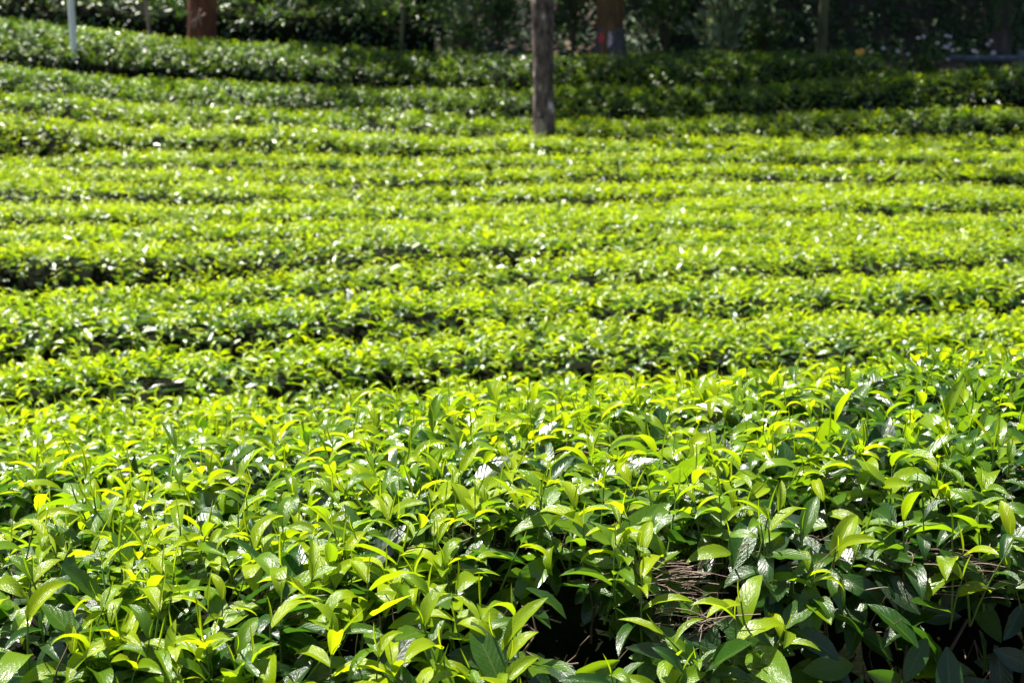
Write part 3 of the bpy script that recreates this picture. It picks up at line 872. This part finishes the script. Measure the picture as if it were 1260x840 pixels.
def shrub(base, rx, rz, n, label, size=.11, seed=0, group="shrubs under the trees", stems=7, spray=False, mat=None, shift=(-.5, .15)):
    r_ = np.random.default_rng(seed)
    root = tag(link("shrub", None), label, "shrub", group); root.location = base
    b = MB(); ends = []
    for i in range(stems):
        an = r_.uniform(0, 6.283); rr = rx * r_.uniform(.2, .9)
        e_ = np.array([math.cos(an) * rr, math.sin(an) * rr, rz * r_.uniform(.7, 1.9 if spray else 1.5)]); ends.append(e_)
        t = np.linspace(0, 1, 6)[:, None]; m_ = np.array([0, 0, e_[2] * .7])
        b.tube((1 - t) ** 2 * 0 + 2 * t * (1 - t) * m_ + t * t * e_, np.linspace(.018, .006, 6), 5)
    link("stem", b.mesh("stem", M_STEM), root)
    k = r_.integers(0, stems, n)
    E = np.array(ends)[k]; t = r_.uniform(.35, 1.05, n)[:, None]
    p = 2 * t * (1 - t) * (E * np.array([0, 0, .7])) + t * t * E + r_.normal(0, .05 if spray else rx * .22, (n, 3))
    d = E + r_.normal(0, 1, (n, 3)) * (.5 if spray else 1); up = r_.normal(0, .5, (n, 3)) + np.array([0, 0, 1])
    V, F, U, A, D = scatter(ADULT_FAR, r_.integers(0, 10, n), p, frame_from(d, up), size * r_.uniform(.7, 1.4, n), r_, r_.uniform(*shift, n))
    f = link("foliage", make_mesh("foliage", V, F, mat or M_WILD, U, {"age": A, "rnd": D}), root); f["kind"] = "stuff"
    return root
shrub(gpt(890, 21.5), .62, 1.0, 620, "pale feathery shrub with arching sprays beside the amber trunk", .16, 1, spray=True, stems=11, shift=(-.85, -.3), mat=M_PALE_LEAF)
n_ = 15000
X = rf.uniform(-12, 2.6, n_); Y = rf.uniform(21.3, 33, n_)
p = np.stack([X, Y, ground_z(X, Y) + rf.uniform(.0, .30, n_)], -1); n = np.tile([0, -.5, .85], (n_, 1))
V, F, U, A, D = scatter(ADULT_FAR, rf.integers(0, 10, n_), p, hanging(n, rf), rf.uniform(.12, .24, n_), rf, rf.uniform(-.4, .15, n_))
tag(link("hill_ground_cover", make_mesh("hill_ground_cover", V, F, M_WILD, U, {"age": A, "rnd": D})), "dark leafy ground cover on the hill under the trees", "ground cover", kind="stuff")
shrub(gpt(575, 22.2), .75, .95, 900, "dark bushy shrub with light flecks left of the bare grey trunk", .10, 2)
shrub(gpt(615, 22.6), .70, 1.15, 800, "dark tall shrub directly left of the bare grey trunk in shade", .11, 3)
shrub(gpt(705, 22.9), .65, 1.2, 800, "dark leafy shrub between the grey and amber trunks", .11, 4)
shrub(gpt(450, 22.4), .9, .95, 900, "dark low shrub beside the pale post", .10, 5)
shrub(gpt(385, 23.2), .9, 1.15, 900, "dark shrub right of the red brown trunk", .11, 6)
shrub(gpt(820, 22.8), .7, 1.1, 800, "dark shrub right of the amber trunk", .11, 7)
shrub(gpt(945, 22.3), .6, .8, 500, "low dark shrub left of the mossy trunk", .11, 8)
fl = shrub(gpt(1130, 21.3), .62, .36, 420, "low shrub with pale pink flowers in front of the bank", .11, 9, shift=(-.7, 0))
def blossoms(parent, n, spread, z0, z1, mat, size, seed):
    """each flower its own small mesh of five petals"""
    r_ = np.random.default_rng(seed)
    V, F, _u = leaf_geo(1.0, .75, .2, .4, 0, 3, 2)
    b = MB()
    for k in range(5):
        a = k * 1.2566; c, s = math.cos(a), math.sin(a)
        b.add(V @ np.array([[c, s, 0], [-s, c, 0], [0, 0, 1]]), F)
    me = b.mesh("flower", mat)
    for i in range(n):
        z = r_.uniform(z0, z1)
        M = Matrix.Translation((spread * (r_.choice([-.55, .05, .6]) + r_.normal(0, .17)), r_.uniform(-.35, -.1), z)) @ Matrix.Rotation(r_.uniform(.5, 1.4), 4, 'X') @ Matrix.Rotation(r_.uniform(0, 1), 4, 'Z') @ Matrix.Diagonal((size, size, size, 1))
        link("flower", me, parent, M)
blossoms(fl, 17, .55, .36, .84, M_PETAL, .036, 1)
f2 = shrub(gpt(1205, 21.2), .4, .32, 200, "small shrub with yellow and pale flowers above the guard rail", .10, 10, shift=(-.6, 0))
blossoms(f2, 6, .3, .5, .72, M_PETAL, .036, 2)
f3 = shrub(gpt(1058, 21.2), .3, .32, 120, "small plant with one orange bloom in front of the mossy trunk", .09, 11)
blossoms(f3, 3, .1, .56, .66, M_GOLD, .06, 3)
f4 = shrub(tuple(Vector(gpt(85, 19.22)) + Vector((0, 0, .15))), .35, .35, 80, "tiny purple flowered plant in the gap below the white pole", .06, 12)
blossoms(f4, 12, .42, .36, .47, M_PURPLE, .03, 4)

def stick(name, px0, px1, Y, ztop, r, mat, label, cat, group=None, parts=None):
    a = Vector(gpt(px0, Y)); root = tag(link(name, None), label, cat, group); root.location = a
    t = np.linspace(0, 1, 9)[:, None]
    e_ = np.array([0.0 if px1 is None else float(at(px1, 0, Y).x) - a.x, 0, ztop - a.z])
    b = MB(); ln = e_ * t; ln[:, 0] += (0.0 if px1 is None else .015) * np.sin(t[:, 0] * 9)
    b.tube(ln, np.linspace(r * 1.15, r * .9, 9), 10)
    return root, b.mesh(name, mat), e_
rt, me, e_ = stick("pole", 91, None, 19.75, 4.2, .041, M_WHITE, "straight white painted pole rising from the topmost tea row at left", "pole")
link("shaft", me, rt)
b = MB(); b.tube([(0, 0, .05), (0, 0, .16)], .075, 10); link("base_collar", b.mesh("base_collar", M_STEEL), rt)
b = MB(); b.tube([tuple(e_), tuple(e_ + np.array([0, 0, .05]))], [.06, .03], 10); link("cap", b.mesh("cap", M_STEEL), rt)
rt, me, e_ = stick("sapling", 184, 178, 21.2, 2.6, .022, M_PALE_WOOD, "thin pale leaning sapling between the white pole and the red brown trunk", "sapling")
link("trunk", me, rt)
V, F, U, A, D = scatter(ADULT_FAR, rf.integers(0, 10, 130), e_ * .95 + rf.normal(0, .25, (130, 3)), frame_from(rf.normal(0, 1, (130, 3)), rf.normal(0, .5, (130, 3)) + np.array([0, 0, 1.])), rf.uniform(.08, .14, 130), rf, rf.uniform(-.6, 0, 130))
link("crown", make_mesh("crown", V, F, M_WILD, U, {"age": A, "rnd": D}), rt)
rt, me, e_ = stick("post", 496, 494, 21.4, float(at(495, 8, 21.4).z), .030, M_BARK_MOSS, "short pale wooden post standing in shade left of the slim dark trunk", "post")
link("shaft", me, rt)
b = MB(); b.tube([tuple(e_ - np.array([0, 0, .02])), tuple(e_ + np.array([0, 0, .03]))], [.035, .02], 8); link("cut_top", b.mesh("cut_top", M_PALE_WOOD), rt)

# guard rail along the lane at right
g = tag(link("guard_rail", None), "grey steel guard rail with end post at the right edge", "guard rail")
ga_, gb_ = at(1168, 72, 21.0), at(1257, 71, 20.7)
g.location = (gb_.x, gb_.y, float(ground_z(gb_.x, gb_.y)))
o_ = np.array(g.location)
def rail_beam(z0, hgt, name, mat):
    prof = [(-.03, -.5), (-.03, -.38), (.03, -.25), (.03, -.12), (-.02, 0), (.03, .12), (.03, .25), (-.03, .38), (-.03, .5)]
    xs_ = np.linspace(ga_.x, gb_.x + 3.5, 12)
    V = np.array([[x, np.interp(x, [ga_.x, gb_.x], [ga_.y, gb_.y]) - d - .07, z0 + q * hgt] for x in xs_ for d, q in prof]); m = len(prof)
    V2 = V + np.array([0, .012, 0]); nn = len(V)
    F = [(i * m + j, (i + 1) * m + j, (i + 1) * m + j + 1, i * m + j + 1) for i in range(len(xs_) - 1) for j in range(m - 1)]
    F2 = [(a + nn, d + nn, c + nn, b_ + nn) for a, b_, c, d in F]
    link(name, make_mesh(name, np.vstack([V, V2]) - o_, np.array(F + F2), mat), g)
rail_beam(float(ga_.z), .085, "beam", M_STEEL)
rail_beam(float(ga_.z) - .17, .05, "lower_beam", M_STEEL)
for x in (gb_.x, gb_.x + 1.9):
    y_ = float(np.interp(x, [ga_.x, gb_.x], [ga_.y, gb_.y])); z_ = float(ground_z(x, y_))
    b = MB(); hh = float(ga_.z) + .12 - z_
    b.box(np.array([x, y_, z_ + hh / 2 - .05]) - o_, (.10, .10, hh + .1)); link("post", b.mesh("post", M_STEEL, False), g)
